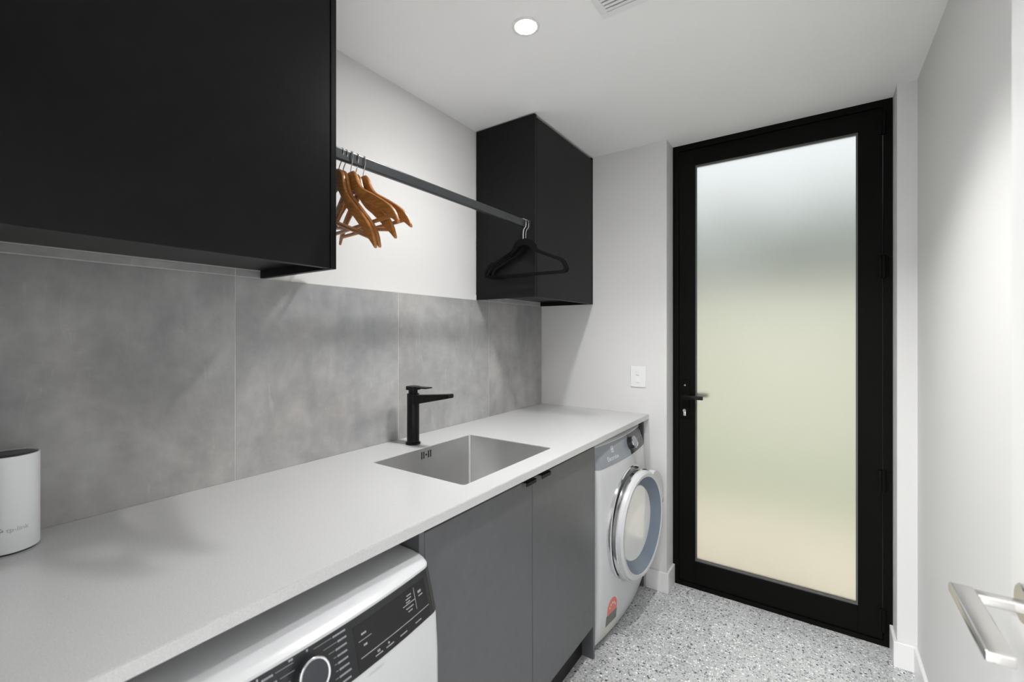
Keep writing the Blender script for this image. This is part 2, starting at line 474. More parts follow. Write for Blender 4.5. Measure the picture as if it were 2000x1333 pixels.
# splashback: large tiles, grout lines between them
obj('grout', B(XW - 0.002, XT - 0.0012, YN, YF, ZB - 0.002, ZT), M['grout'], wl)
for y0, y1 in ((YN, 0.7185), (1.764, YF)):
    obj('grout', B(XW - 0.002, XT - 0.0012, y0, y1, ZT, ZT + 0.026), M['grout'], wl)
JY = [YN, 0.631, 1.258, 1.871, YF]
for a, b in zip(JY, JY[1:]):
    obj('tile', B(XW - 0.002, XT, a + 0.0012, b - 0.0012, ZB, ZT - 0.0012, bev=0.0006, seg=1), M['tile'], wl)
for y0, y1 in ((YN, 0.716), (1.766, YF)):
    cuts = [y0] + [j for j in JY if y0 + .01 < j < y1 - .01] + [y1]
    for a, b in zip(cuts, cuts[1:]):
        obj('tile', B(XW - 0.002, XT, a + 0.0012, b - 0.0012, ZT + 0.0014, ZT + 0.0212, bev=0.0006, seg=1), M['tile'], wl)

# skirting
def skirt(name, boxes):
    bm = bmesh.new()
    for b in boxes: box(bm, *b, bev=0.002, seg=1)
    return struct(obj(name, bm, M['trim']))
SK = 0.105
skirt('baseboard_far_left', [(-0.768, -0.648, YF - 0.012, YF, 0.0, SK), (-0.66, -0.648, YF - 0.0005, YD, 0.0, SK)])
skirt('baseboard_far_right', [(0.258, XR, YF - 0.012, YF, 0.0, SK), (0.258, 0.27, YF - 0.0005, YD, 0.0, SK)])
skirt('baseboard_right', [(XR - 0.012, XR, 0.06, YF - 0.012, 0.0, SK)])

# glazed black aluminium door
d1 = bpy.data.objects.new('door_1', None); COL.objects.link(d1); d1.location = (-0.195, YD, 0); struct(d1)
DX0, DX1 = -0.659, 0.269
def frame(x0, x1, y0, y1, z0, z1, wl_, wr, wb, wt, bev=0.0):
    bm = bmesh.new()
    box(bm, x0, x0 + wl_, y0, y1, z0, z1, bev); box(bm, x1 - wr, x1, y0, y1, z0, z1, bev)
    box(bm, x0 + wl_, x1 - wr, y0, y1, z0, z0 + wb, bev); box(bm, x0 + wl_, x1 - wr, y0, y1, z1 - wt, z1, bev)
    return bm
obj('jamb', frame(DX0, DX1, YD, YD + 0.08, 0.0, H, 0.030, 0.030, 0.022, 0.030), M['alu'], d1)
LX0, LX1, LZ0, LZ1 = DX0 + 0.033, DX1 - 0.034, 0.025, H - 0.033
GX0, GX1, GZ0, GZ1 = -0.545, 0.150, 0.144, 2.281
obj('door_leaf', frame(LX0, LX1, YD + 0.006, YD + 0.056, LZ0, LZ1, GX0 - LX0, LX1 - GX1, GZ0 - LZ0, LZ1 - GZ1, bev=0.0015), M['alu'], d1)
obj('glazing_bead', frame(GX0 - 0.004, GX1 + 0.004, YD + 0.012, YD + 0.022, GZ0 - 0.004, GZ1 + 0.004, 0.011, 0.011, 0.011, 0.011), M['seal'], d1)
obj('glass_pane', B(GX0 - 0.003, GX1 + 0.003, YD + 0.026, YD + 0.034, GZ0 - 0.003, GZ1 + 0.003), M['frosted'], d1)
def lever(y, s):
    bm = bmesh.new()
    cyl(bm, (-0.592, y, 1.032), (-0.592, y - s * 0.045, 1.032), 0.009, n=20)
    box(bm, -0.602, -0.497, min(y - s * 0.052, y - s * 0.038), max(y - s * 0.052, y - s * 0.038), 1.022, 1.042, 0.003)
    return bm
ho = obj('handle', lever(YD + 0.007, 1), M['hardware'], d1, smooth=True)
obj('handle', lever(YD + 0.055, -1), M['hardware'], d1, smooth=True)
obj('handle_plate', B(-0.612, -0.572, YD - 0.001, YD + 0.0065, 0.91, 1.12, 0.002), M['alu'], d1)
k = bmesh.new(); cyl(k, (-0.597, YD + 0.002, 0.955), (-0.597, YD - 0.008, 0.955), 0.0085, n=20); box(k, -0.6045, -0.5895, YD - 0.006, YD + 0.002, 0.926, 0.953, 0.003)
obj('lock_cylinder', k, M['satin'], d1, smooth=True)
k = bmesh.new(); cyl(k, (-0.595, YD + 0.002, 1.092), (-0.595, YD - 0.003, 1.092), 0.0045, n=14)
obj('screw', k, M['satin'], d1)
for z in (2.295, 1.665, 0.725, 0.115):
    k = bmesh.new()
    cyl(k, (LX1 + 0.004, YD - 0.004, z - 0.05), (LX1 + 0.004, YD - 0.004, z + 0.05), 0.009, n=16)
    box(k, LX1 - 0.014, LX1 + 0.022, YD - 0.003, YD + 0.007, z - 0.045, z + 0.045, 0.001)
    obj('hinge', k, M['alu'], d1, smooth=True)

# white interior door, opened flat along the right wall
LFX = 0.242
d2 = bpy.data.objects.new('door_2', None); COL.objects.link(d2); d2.location = (LFX + 0.018, 0.52, 0.008); struct(d2)
obj('door_leaf', B(LFX, LFX + 0.036, 0.062, 0.985, 0.008, 2.045, 0.0015), M['leaf_paint'], d2)
hz, hy = 0.998, 0.915
k = bmesh.new(); lathe(k, (LFX, hy, hz - 0.004), (-1, 0, 0), [(0.0, 0.0265), (0.007, 0.0265), (0.009, 0.0245), (0.009, 0.0)], 40)
rose = obj('handle_rose', k, M['satin'], d2, smooth=True)
k = bmesh.new()
box(k, LFX - 0.056, LFX - 0.006, hy - 0.0085, hy + 0.0085, hz - 0.016, hz - 0.001, 0.003, 3)
obj('handle_neck', k, M['satin'], rose, smooth=True)
obj('handle_lever', B(0.162, 0.190, 0.748, 0.927, hz - 0.014, hz, 0.003, 3), M['satin'], rose, smooth=True)
for z in (0.25, 1.8):
    k = bmesh.new(); cyl(k, (LFX + 0.042, 0.058, z - 0.05), (LFX + 0.042, 0.058, z + 0.05), 0.007, n=14)
    obj('hinge', k, M['satin'], d2, smooth=True)

# ------------------------------------------------------------------ outside, seen blurred through the frosted glass
struct(obj('trim_paving', B(-4.5, 4.5, 2.62, 4.0, -0.1, -0.02), M['paving']))
struct(obj('trim_lawn', B(-4.5, 4.5, 4.0, 5.2, -0.1, -0.03), M['lawn']))
fw = bmesh.new(); box(fw, -4.5, 4.5, 5.2, 5.35, -0.1, 1.78); box(fw, -4.55, 4.55, 5.17, 5.38, 1.78, 1.84, 0.005)
tag(obj('garden_wall', fw, M['fence']), 'cream rendered garden wall behind the frosted glass of the black door', 'wall')
def hedge():
    bm = bmesh.new()
    rnd = random.Random(3)
    for i in range(420):
        c = Vector((rnd.uniform(-3.6, 2.0), rnd.uniform(5.75, 6.6), rnd.uniform(0.5, 2.85) + 0.25 * math.sin(i)))
        s = rnd.uniform(0.12, 0.26)
        mt = Matrix.Translation(c) @ Matrix.Rotation(rnd.uniform(0, 6.28), 4, 'Z') @ Matrix.Rotation(rnd.uniform(0, 6.28), 4, 'X') @ Matrix.Diagonal((s, s, s * 0.5, 1))
        bmesh.ops.create_icosphere(bm, subdivisions=1, radius=1, matrix=mt)
    return bm
hg = thing('hedge', (-0.8, 6.1, -0.1), 'dark green hedge over the garden wall, blurred by the frosted glass', 'hedge')
fo = obj('foliage', hedge(), M['leaf'], hg); fo['kind'] = 'stuff'
for x in (-2.6, -1.2, 0.3, 1.4):
    k = bmesh.new(); cyl(k, (x, 6.15, -0.1), (x + 0.05, 6.15, 1.4), 0.05, 0.03, n=10); obj('trunk', k, M['bark'], hg)

# ------------------------------------------------------------------ ceiling fittings
dl = thing('downlight', (-0.805, 1.258, H), 'lit round white recessed downlight in the ceiling', 'light')
k = bmesh.new(); lathe(k, (-0.805, 1.258, H), (0, 0, -1), [(0.0, 0.047), (0.003, 0.0465), (0.004, 0.044), (0.003, 0.036), (0.0005, 0.0355), (0.0005, 0.047)], 48, closed=False)
obj('trim_ring', k, M['trim'], dl, smooth=True)
k = bmesh.new(); lathe(k, (-0.805, 1.258, H), (0, 0, -1), [(0.0006, 0.0355), (0.0025, 0.0350), (0.0035, 0.030), (0.0035, 0.0)], 48)
obj('lens', k, M['lamp'], dl)

VX0, VX1, VY0, VY1 = -0.572, -0.272, 1.062, 1.360
vn = thing('ceiling_vent', ((VX0 + VX1) / 2, (VY0 + VY1) / 2, H), 'square white slatted exhaust vent at the top edge of the ceiling', 'vent')
k = bmesh.new()
w = 0.022
for b in ((VX0, VX1, VY0, VY0 + w), (VX0, VX1, VY1 - w, VY1), (VX0, VX0 + w, VY0 + w, VY1 - w), (VX1 - w, VX1, VY0 + w, VY1 - w)):
    box(k, *b, H - 0.012, H - 0.0005, 0.002)
obj('vent_frame', k, M['trim'], vn)
obj('backing', B(VX0 + w, VX1 - w, VY0 + w, VY1 - w, H - 0.0022, H - 0.0005), M['sticker_grey'], vn)
ns = 16
pitch = (VY1 - VY0 - 2 * w) / ns
sl_me = None
for i in range(ns):
    y = VY0 + w + (i + 0.5) * pitch
    if sl_me is None:
        o = obj('slat', B(VX0 + w, VX1 - w, y - pitch * 0.32, y + pitch * 0.32, H - 0.0095, H - 0.0065), M['trim'], vn); sl_me = o; y0_ = y
    else:
        o = sl_me.copy(); COL.objects.link(o); o.parent = vn; o.location = (0, y - y0_, 0)

# light switch on the far wall
sw = thing('light_switch', (-0.812, YF, 1.08), 'white two-gang light switch plate on the far wall above the dryer', 'switch')
obj('switch_plate', B(-0.855, -0.770, YF - 0.007, YF - 0.0003, 1.080, 1.194, 0.003), M['switch'], sw)
for z in (1.158, 1.118):
    obj('rocker', B(-0.8215, -0.8035, YF - 0.0115, YF - 0.006, z - 0.013, z + 0.013, 0.002), M['switch'], sw)

# ------------------------------------------------------------------ wall cabinets
def wall_cabinet(name, y0, y1, xf, label, nd, left_gap=0.0):
    zt = H - 0.006
    t = thing(name, ((XT + xf) / 2, (y0 + y1) / 2, ZT), label, 'cabinet')
    rec = 0.024
    xb = XT + 0.0004
    obj('side_panel', B(xb, xf, y0, y0 + 0.016, ZT, zt, 0.0008, 1), M['black_laminate'], t)
    obj('side_panel', B(xb, xf, y1 - 0.016, y1, ZT, zt, 0.0008, 1), M['black_laminate'], t)
    obj('bottom_panel', B(xb, xf - 0.021, y0 + 0.0162, y1 - 0.0162, ZT + rec, ZT + rec + 0.016), M['black_laminate'], t)
    k = bmesh.new()
    box(k, xb, xf - 0.021, y0 + 0.0162, y1 - 0.0162, zt - 0.03, zt - 0.014)
    obj('top_panel', k, M['carcass'], t)
    wd = (y1 - y0 - 0.032 - 0.003 * (nd + 1)) / nd
    for i in range(nd):
        a = y0 + 0.016 + 0.003 + i * (wd + 0.003)
        obj('door', B(xf - 0.020, xf, a, a + wd, ZT + 0.001, zt - 0.012, 0.001, 1), M['black_laminate'], t)
    return t
wall_cabinet('wall_cabinet', -0.6 + 0.655, 0.718, -1.059, 'large matt black wall cabinet in the left foreground above the white router', 1)
wall_cabinet('wall_cabinet', 1.766, YF - 0.001, -1.081, 'tall matt black wall cabinet in the far corner behind the black hangers', 1)

# hanging rail between the cabinets
RX, RT, RH = -1.115, 1.896, 0.034
hr = thing('hanging_rail', (RX, 1.242, RT - RH), 'dark grey metal clothes rail spanning between the two black wall cabinets', 'rail')
k = bmesh.new()
pts = rrect(-0.0078, 0.0078, -RH / 2, RH / 2, 0.004, 3)
plate(k, pts, None, lambda a, b: (RX + a, 0.7215, RT - RH / 2 + b), (0, 1.7645 - 0.7215, 0))
obj('bar', k, M['rail'], hr)
for ya, yb in ((0.7185, 0.7225), (1.7625, 1.7655)):
    k = bmesh.new()
    plate(k, rrect(-0.0125, 0.0125, -RH / 2 - 0.005, RH / 2 + 0.005, 0.008, 4), None, lambda a, b: (RX + a, ya, RT - RH / 2 + b), (0, yb - ya, 0))
    obj('end_bracket', k, M['rail'], hr)

# ------------------------------------------------------------------ hangers
def arm_section(bm, xs, top, bot, thick, bow):
    rings = []
    for x in xs:
        t, b, th, y = top(x), bot(x), thick(x), bow(x)
        c = (t + b) / 2; h = (t - b) / 2
        ring = []
        for q in range(10):
            a = 2 * math.pi * (q + 0.5) / 10
            ca_, sa_ = math.cos(a), math.sin(a)
            ring.append(bm.verts.new((x, y + th / 2 * math.copysign(abs(ca_) ** 0.6, ca_), c + h * math.copysign(abs(sa_) ** 0.6, sa_))))
        rings.append(ring)
    for A, C in zip(rings, rings[1:]):
        for q in range(10):
            j = (q + 1) % 10
            bm.faces.new((A[q], A[j], C[j], C[q]))
    bm.faces.new(rings[0][::-1]); bm.faces.new(rings[-1])

def interp(tab):
    def f(x):
        x = abs(x)
        for (a, va), (b, vb) in zip(tab, tab[1:]):
            if x <= b:
                return va + (vb - va) * (x - a) / (b - a)
        return tab[-1][1]
    return f
def smooth_tab(tab):
    pts = spline([(a, 0, v) for a, v in tab], 6)
    return interp([(p.x, p.z) for p in pts])
NECK = -0.056
W_TOP = smooth_tab([(0, 0), (0.018, -0.002), (0.033, -0.013), (0.046, -0.036), (0.07, -0.060), (0.12, -0.085), (0.16, -0.106), (0.19, -0.125), (0.21, -0.146), (0.222, -0.170)])
W_BOT = smooth_tab([(0, -0.058), (0.02, -0.061), (0.045, -0.076), (0.08, -0.100), (0.12, -0.118), (0.16, -0.140), (0.19, -0.158), (0.21, -0.170), (0.222, -0.178)])
xs = [-0.222 + 0.444 * i / 56 for i in range(57)]
HG = 'wooden coat hangers on the rail'
def wooden_hanger(first, y, yaw, roll, label):
    root = thing('coat_hanger', (RX, y, RT + 0.0016), label, 'hanger', HG)
    root.rotation_euler = Matrix.Rotation(yaw, 3, 'Z').to_4x4().to_3x3().__matmul__(Matrix.Rotation(roll, 3, 'Y')).to_euler()
    if first is not None:
        for ch in first.children:
            c = ch.copy(); COL.objects.link(c); c.parent = root
        return root
    bm = bmesh.new()
    bow = lambda x: 0.030 * (abs(x) / 0.222) ** 1.6
    arm_section(bm, xs, lambda x: W_TOP(x) + NECK, lambda x: W_BOT(x) + NECK, interp([(0, 0.013), (0.1, 0.0125), (0.19, 0.0125), (0.222, 0.009)]), bow)
    obj('body', bm, M['wood'], root, smooth=True, origin=(0, 0, 0))
    bm = bmesh.new()
    sweep(bm, [(-0.197, bow(0.197), NECK - 0.155), (0.197, bow(0.197), NECK - 0.155)], 0.0055, 10)
    obj('trouser_bar', bm, M['wood'], root, smooth=True, origin=(0, 0, 0))
    bm = bmesh.new()
    hook = spline([(0, 0, NECK - 0.006), (0.001, 0, NECK + 0.006), (0.008, 0, -0.036), (0.0125, 0, -0.020), (0.0125, 0, -0.008), (0.008, 0, -0.001), (0, 0, 0.0012), (-0.008, 0, -0.001), (-0.0125, 0, -0.008), (-0.0125, 0, -0.016)], 5)
    sweep(bm, hook, 0.0014, 8)
    obj('hook', bm, M['chrome'], root, smooth=True, origin=(0, 0, 0))
    return root
R = math.radians
hangers = [
    (0.774, -8.5, 20, 'wooden coat hanger nearest the left cabinet, tilted steeply with its end lowest'),
    (0.787, -9.5, 19, 'wooden coat hanger mostly hidden behind the steeply tilted one'),
    (0.803, -11.5, 1.5, 'wooden coat hanger just inside the rightmost one, showing its shaded face'),
    (0.824, -13, 10.5, 'wooden coat hanger with a drooping end that shows below the two rightmost ones'),
    (0.846, -11, 2, 'rightmost wooden coat hanger, its orange end reaching farthest along the wall'),
]
first = None
for y, yaw, roll, lab in hangers:
    h_ = wooden_hanger(first, y, R(yaw), R(roll), lab)
    first = first or h_

BG = 'black velvet hangers on the rail'
def velvet_hanger(y, yaw, label, first):
    root = thing('coat_hanger', (RX, y, RT + 0.0016), label, 'hanger', BG)
    root.rotation_euler = (0, 0, R(yaw))
    if first is not None:
        for ch in first.children:
            c = ch.copy(); COL.objects.link(c); c.parent = root
        return root
    NK = -0.088
    half = [(0, 0), (0.022, -0.002), (0.040, -0.013), (0.053, -0.030), (0.060, -0.047), (0.078, -0.058), (0.125, -0.079), (0.160, -0.094), (0.163, -0.100), (0.169, -0.099), (0.172, -0.096), (0.190, -0.104), (0.206, -0.120), (0.217, -0.143), (0.220, -0.155), (0.214, -0.167), (0.200, -0.171)]
    ihalf = [(0, -0.030), (0.024, -0.034), (0.046, -0.056), (0.07, -0.071), (0.12, -0.091), (0.162, -0.109), (0.184, -0.118), (0.197, -0.132), (0.206, -0.150), (0.202, -0.159), (0.19, -0.160)]
    outer = half + [(-a, b) for a, b in reversed(half[1:])]
    inner = ihalf + [(-a, b) for a, b in reversed(ihalf[1:])]
    bm = bmesh.new()
    plate(bm, outer, inner, lambda a, b: (a, -0.0028, b + NK), (0, 0.0056, 0))
    bmesh.ops.recalc_face_normals(bm, faces=bm.faces)
    obj('body', bm, M['velvet'], root, origin=(0, 0, 0))
    bm = bmesh.new()
    hook = spline([(0, 0, NK - 0.004), (0.0, 0, NK + 0.022), (0.003, 0, -0.048), (0.0125, 0, -0.034), (0.0135, 0, -0.016), (0.0115, 0, -0.004), (0.004, 0, 0.0018), (-0.004, 0, 0.0018), (-0.0115, 0, -0.004), (-0.0135, 0, -0.014)], 5)
    sweep(bm, hook, 0.0016, 8, ry=0.0058)
    obj('hook', bm, M['chrome'], root, smooth=True, origin=(0, 0, 0))
    return root
v1 = velvet_hanger(1.746, 0, 'slim black velvet hanger, the far one of two beside the far cabinet', None)
velvet_hanger(1.722, 2, 'slim black velvet hanger, the near one of two beside the far cabinet', v1)

# ------------------------------------------------------------------ worktop, sink, tap
SX0, SX1, SY0, SY1 = -1.246, -0.838, 0.980, 1.492
bm = bmesh.new()
plate(bm, [(XT + 0.0004, YN + 0.001), (XB, YN + 0.001), (XB, YF - 0.001), (XT + 0.0004, YF - 0.001)], rrect(SX0, SX1, SY0, SY1, 0.012, 4), lambda a, b: (a, b, ZBL), (0, 0, ZB - ZBL))
es = [e for e in bm.edges if all(abs(v.co.z - ZB) < 1e-5 and abs(v.co.x - XB) < 1e-5 for v in e.verts)]
bmesh.ops.bevel(bm, geom=es, offset=0.0015, segments=2, affect='EDGES')
tag(obj('worktop', bm, M['stone']), 'long pale grey stone worktop with a cut-out for the steel sink', 'worktop')

sk = thing('sink', ((SX0 + SX1) / 2, (SY0 + SY1) / 2, 0.70), 'undermounted brushed stainless steel laundry sink set in the worktop', 'sink')
def bowl():
    bm = bmesh.new()
    e = 0.0008
    prof = [(-0.012, ZBL - 0.0005, 0.016), (e + 0.001, ZBL - 0.0005, 0.012), (e, ZB - 0.002, 0.0115), (e + 0.0026, ZB - 0.002, 0.0115), (e + 0.0030, ZB - 0.006, 0.0115), (e + 0.004, 0.735, 0.0115), (e + 0.009, 0.722, 0.0115), (e + 0.020, 0.718, 0.0115)]
    rings = []
    for ins, z, r in prof:
        rings.append([bm.verts.new((a, b, z)) for a, b in rrect(SX0 + ins, SX1 - ins, SY0 + ins, SY1 - ins, r, 4)])
    for A, C in zip(rings, rings[1:]):
        n = len(A)
        for i in range(n):
            bm.faces.new((A[i], A[(i + 1) % n], C[(i + 1) % n], C[i]))
    bm.faces.new(rings[-1])
    return bm
obj('bowl', bowl(), M['steel'], sk, smooth=True)
k = bmesh.new(); lathe(k, (-1.04, 1.40, 0.718), (0, 0, 1), [(0.0, 0.045), (0.002, 0.043), (0.001, 0.030), (-0.0, 0.0)], 32)
obj('drain', k, M['drain_glint'], sk, smooth=True)
xo = SX0 + 0.0042
for yc, zc, hh, ww in ((1.207, 0.9065, 0.027, 0.0046), (1.218, 0.9065, 0.027, 0.0046), (1.2305, 0.9065, 0.006, 0.007), (1.243, 0.9065, 0.027, 0.0046), (1.254, 0.9065, 0.027, 0.0046)):
    obj('overflow_slot', B(xo - 0.001, xo + 0.0006, yc - ww / 2, yc + ww / 2, zc - hh / 2, zc + hh / 2), M['pinhole'], sk)

TX, TY = -1.322, 1.238
tp = thing('mixer_tap', (TX, TY, ZB), 'matt black square-lined mixer tap standing behind the steel sink', 'tap')
def rr_prism(bm, sects, n=5):
    rings = []
    for cx, hw, hd, z, r in sects:
        rings.append([bm.verts.new((TX + cx + a, TY + b, z)) for a, b in rrect(-hw, hw, -hd, hd, r, n)])
    for A, C in zip(rings, rings[1:]):
        m_ = len(A)
        for i in range(m_): bm.faces.new((A[i], A[(i + 1) % m_], C[(i + 1) % m_], C[i]))
    bm.faces.new(rings[0][::-1]); bm.faces.new(rings[-1])
    return bm
obj('base_flange', rr_prism(bmesh.new(), [(0, .0275, .0275, ZB, .024), (0, .0275, .0275, ZB + .007, .024), (0, .0265, .0265, ZB + .008, .023)], 8), M['hardware'], tp, smooth=True)
obj('body', rr_prism(bmesh.new(), [(0, .0235, .0235, ZB + .0082, .0225), (0, .0235, .0235, ZB + .1985, .0225), (0, .0225, .0225, ZB + .2, .0215)], 10), M['hardware'], tp, smooth=True)
obj('neck', rr_prism(bmesh.new(), [(0, .0175, .0175, ZB + .2, .0165), (0, .0175, .0175, ZB + .215, .0165)], 10), M['hardware'], tp, smooth=True)
lv = bmesh.new()
rr_prism(lv, [(0, .0235, .0235, ZB + .215, .012), (0, .0235, .0235, ZB + .228, .012), (0, .022, .022, ZB + .2295, .012)])
bx = box(bmesh.new(), TX, TX + 0.088, TY - 0.0165, TY + 0.0165, ZB + 0.2215, ZB + 0.2285)
for v in bx.verts:
    if v.co.x > TX + 0.05:
        v.co.z = v.co.z + (0.003 if v.co.z < ZB + 0.224 else 0.0005)
tmp = bpy.data.meshes.new('tmp'); bx.to_mesh(tmp); bx.free(); lv.from_mesh(tmp); bpy.data.meshes.remove(tmp)
obj('lever', lv, M['hardware'], tp, smooth=True)
sp = box(bmesh.new(), TX + 0.015, TX + 0.200, TY - 0.0165, TY + 0.0165, ZB + 0.158, ZB + 0.195)
for v in sp.verts:
    if v.co.x > TX + 0.1:
        v.co.z = ZB + 0.212 if v.co.z > ZB + 0.18 else ZB + 0.197
bmesh.ops.bevel(sp, geom=list(sp.edges), offset=0.002, segments=2, affect='EDGES')
spo = obj('spout', sp, M['hardware'], tp, smooth=True)
k = bmesh.new(); cyl(k, (TX + 0.186, TY, ZB + 0.1985), (TX + 0.186, TY, ZB + 0.1955), 0.011, n=20)
obj('aerator', k, M['chrome'], spo)

# ------------------------------------------------------------------ base cabinet
XD = -0.778
bc = thing('base_cabinet', (-1.1, 1.252, 0), 'charcoal grey two-door base cabinet under the sink', 'cabinet')
obj('side_panel', B(XW + 0.002, XD - 0.001, 0.748, 0.765, 0.0, ZBL - 0.001), M['grey_laminate'], bc)
obj('side_panel', B(XW + 0.002, XD - 0.001, 1.741, 1.758, 0.0, ZBL - 0.001), M['grey_laminate'], bc)
obj('bottom_panel', B(XW + 0.002, XD - 0.022, 0.7655, 1.7405, 0.142, 0.158), M['carcass'], bc)
obj('back_panel', B(XW + 0.002, XW + 0.010, 0.7655, 1.7405, 0.160, 0.70), M['carcass'], bc)
obj('kickboard', B(-0.846, -0.830, 0.7655, 1.7405, 0.0, 0.139), M['black_laminate'], bc)  # black laminate stands in for the shade of the toe recess
for y0, y1, ty in ((0.7665, 1.2555, 1.229), (1.2585, 1.7395, 1.326)):
    d = obj('door', B(XD - 0.018, XD, y0, y1, 0.140, 0.893, 0.001, 1), M['grey_laminate'], bc)
    k = bmesh.new()
    box(k, XD - 0.017, XD + 0.014, ty - 0.030, ty + 0.030, 0.8932, 0.8952)
    box(k, XD + 0.012, XD + 0.014, ty - 0.030, ty + 0.030, 0.882, 0.8952)
    obj('tab_handle', k, M['hardware'], d)
tag(obj('end_panel', B(XW + 0.002, XD - 0.003, YF - 0.0175, YF - 0.001, 0.0, ZBL - 0.001), M['grey_laminate']), 'narrow charcoal end panel between the dryer and the far wall', 'panel')

# ------------------------------------------------------------------ washing machine and dryer
def machine_front(x0, y0, y1, dz=0.0):
    """front surface of a machine: x at (y, z), with a bowed front, rounded corners and a raked fascia"""
    tab = [(0.012, -0.004), (0.03, 0.010), (0.08, 0.026), (0.16, 0.033), (0.40, 0.040), (0.66 + dz, 0.037), (0.744 + dz, 0.031), (0.839 + dz, 0.0035), (0.843 + dz, 0.003), (0.849 + dz, -0.005), (0.853 + dz, -0.018), (0.8555 + dz, -0.038)]
    def f(y, z):
        for (a, va), (b, vb) in zip(tab, tab[1:]):
            if z <= b: break
        s = va + (vb - va) * (z - a) / (b - a)
        t = (y - y0) / (y1 - y0) * 2 - 1
        bow = 0.024 * (1 - t * t)
        dist = min(y - y0, y1 - y)
        rc = 0.022
        corner = 0 if dist >= rc else (rc - math.sqrt(max(0, rc * rc - (rc - dist) ** 2))) * 0.8
        return x0 + s + bow - corner
    zs = [0.012, 0.02, 0.03, 0.05, 0.08, 0.12, 0.16, 0.28, 0.40, 0.55] + [z + dz for z in (0.66, 0.72, 0.744, 0.77, 0.80, 0.839, 0.843, 0.846, 0.849, 0.851, 0.853, 0.8545, 0.8555)]
    return f, zs
def front_ys(y0, y1):
    d = [0, 0.001, 0.003, 0.006, 0.010, 0.015, 0.022]
    n = 14
    mid = [0.022 + (y1 - y0 - 0.044) * i / n for i in range(1, n)]
    return [y0 + v for v in d] + [y0 + v for v in mid] + [y1 - v for v in reversed(d)]
def machine_body(f, zs, y0, y1, xb):
    bm = bmesh.new()
    ys = front_ys(y0, y1)
    rings = [[bm.verts.new((xb, y0, z))] + [bm.verts.new((f(y, z), y, z)) for y in ys] + [bm.verts.new((xb, y1, z))] for z in zs]
    for A, C in zip(rings, rings[1:]):
        n = len(A)
        for i in range(n):
            j = (i + 1) % n
            bm.faces.new((A[i], A[j], C[j], C[i]))
    bm.faces.new(rings[0][::-1]); bm.faces.new(rings[-1])
    return bm
def skin(f, ylist, zlist, off, thick=0.0012):
    """a thin piece lying on the machine front"""
    bm = bmesh.new()
    rows = [[(bm.verts.new((f(y, z) + off, y, z)), bm.verts.new((f(y, z) + off - thick, y, z))) for y in ylist] for z in zlist]
    for A, C in zip(rows, rows[1:]):
        for i in range(len(A) - 1):
            bm.faces.new((A[i][0], A[i + 1][0], C[i + 1][0], C[i][0]))
            bm.faces.new((A[i][1], C[i][1], C[i + 1][1], A[i + 1][1]))
    def wall(a, b): bm.faces.new((a[0], a[1], b[1], b[0]))
    for i in range(len(ylist) - 1):
        wall(rows[0][i], rows[0][i + 1]); wall(rows[-1][i + 1], rows[-1][i])
    for j in range(len(zlist) - 1):
        wall(rows[j + 1][0], rows[j][0]); wall(rows[j][-1], rows[j + 1][-1])
    return bm
def lin(a, b, n): return [a + (b - a) * i / n for i in range(n + 1)]
def marks(f, rects, off, thick=0.0006):
    bm = bmesh.new()
    for ya, yb, za, zb in rects:
        k = skin(f, lin(ya, yb, max(1, int((yb - ya) / 0.03))), [za, zb], off, thick)
        me = bpy.data.meshes.new('tmp'); k.to_mesh(me); k.free(); bm.from_mesh(me); bpy.data.meshes.remove(me)
    return bm
def lay_text(f, body, size, y, z, off):
    """lettering laid on the machine front, reading along +y, baseline at z"""
    bm = text_bm(body, size)
    for v in bm.verts:
        yy, zz = y + v.co.x, z + v.co.y
        v.co = Vector((f(yy, zz) + off, yy, zz))
    return bm
def knob(parent, f, y, z, r, length, face, ring):
    nx = Vector((1, 0, 0.42)).normalized()
    c = Vector((f(y, z), y, z))
    k = bmesh.new(); lathe(k, c, nx, [(-0.004, r * 1.08), (length * 0.15, r * 1.05), (length * 0.8, r), (length, r * 0.98), (length, 0)], 48)
    kb = obj('knob', k, M['panel'], parent, smooth=True)
    k = bmesh.new(); lathe(k, c, nx, [(length * 0.86, r * 1.005), (length + 0.001, r * 1.0), (length + 0.002, r * 0.95), (length + 0.001, r * 0.86), (length * 0.86, r * 0.86)], 48, closed=True)
    obj('knob_ring', k, ring, kb, smooth=True)
    k = bmesh.new(); lathe(k, c, nx, [(length + 0.0002, r * 0.865), (length + 0.0006, r * 0.6), (length + 0.0006, 0)], 48)
    obj('knob_face', k, face, kb, smooth=True)
    return kb
def feet(parent, y0, y1, xf, xb):
    for x in (xf - 0.06, xb + 0.06):
        for y in (y0 + 0.06, y1 - 0.06):
            k = bmesh.new(); cyl(k, (x, y, 0.0), (x, y, 0.0125), 0.02, n=16); obj('foot', k, M['pinhole'], parent)

# --- washing machine (front loader, left of the base cabinet)
WY0, WY1, WX = 0.146, 0.744, -0.742
f, zs = machine_front(WX, WY0, WY1)
wm = thing('washing_machine', (-1.03, 0.44, 0), 'white front-loading washing machine with a black fascia, in the left foreground under the worktop', 'washing machine')
obj('body', machine_body(f, zs, WY0, WY1, -1.33), M['enamel'], wm, smooth=True)
feet(wm, WY0, WY1, WX, -1.33)
ys = [y for y in front_ys(WY0, WY1)]
PZ0, PZ1 = 0.748, 0.838
def pz(t): return PZ0 + (PZ1 - PZ0) * t
fascia = obj('control_panel', skin(f, ys, lin(PZ0, PZ1, 4), 0.0016, 0.004), M['panel'], wm, smooth=True)
dsp = obj('display', skin(f, lin(0.515, 0.712, 8), [pz(t) for t in (0.03, 0.3, 0.6, 0.86)], 0.0022, 0.0008), M['display'], wm, smooth=True)
knob(wm, f, 0.424, pz(0.56), 0.0268, 0.022, M['knob'], M['chrome'])
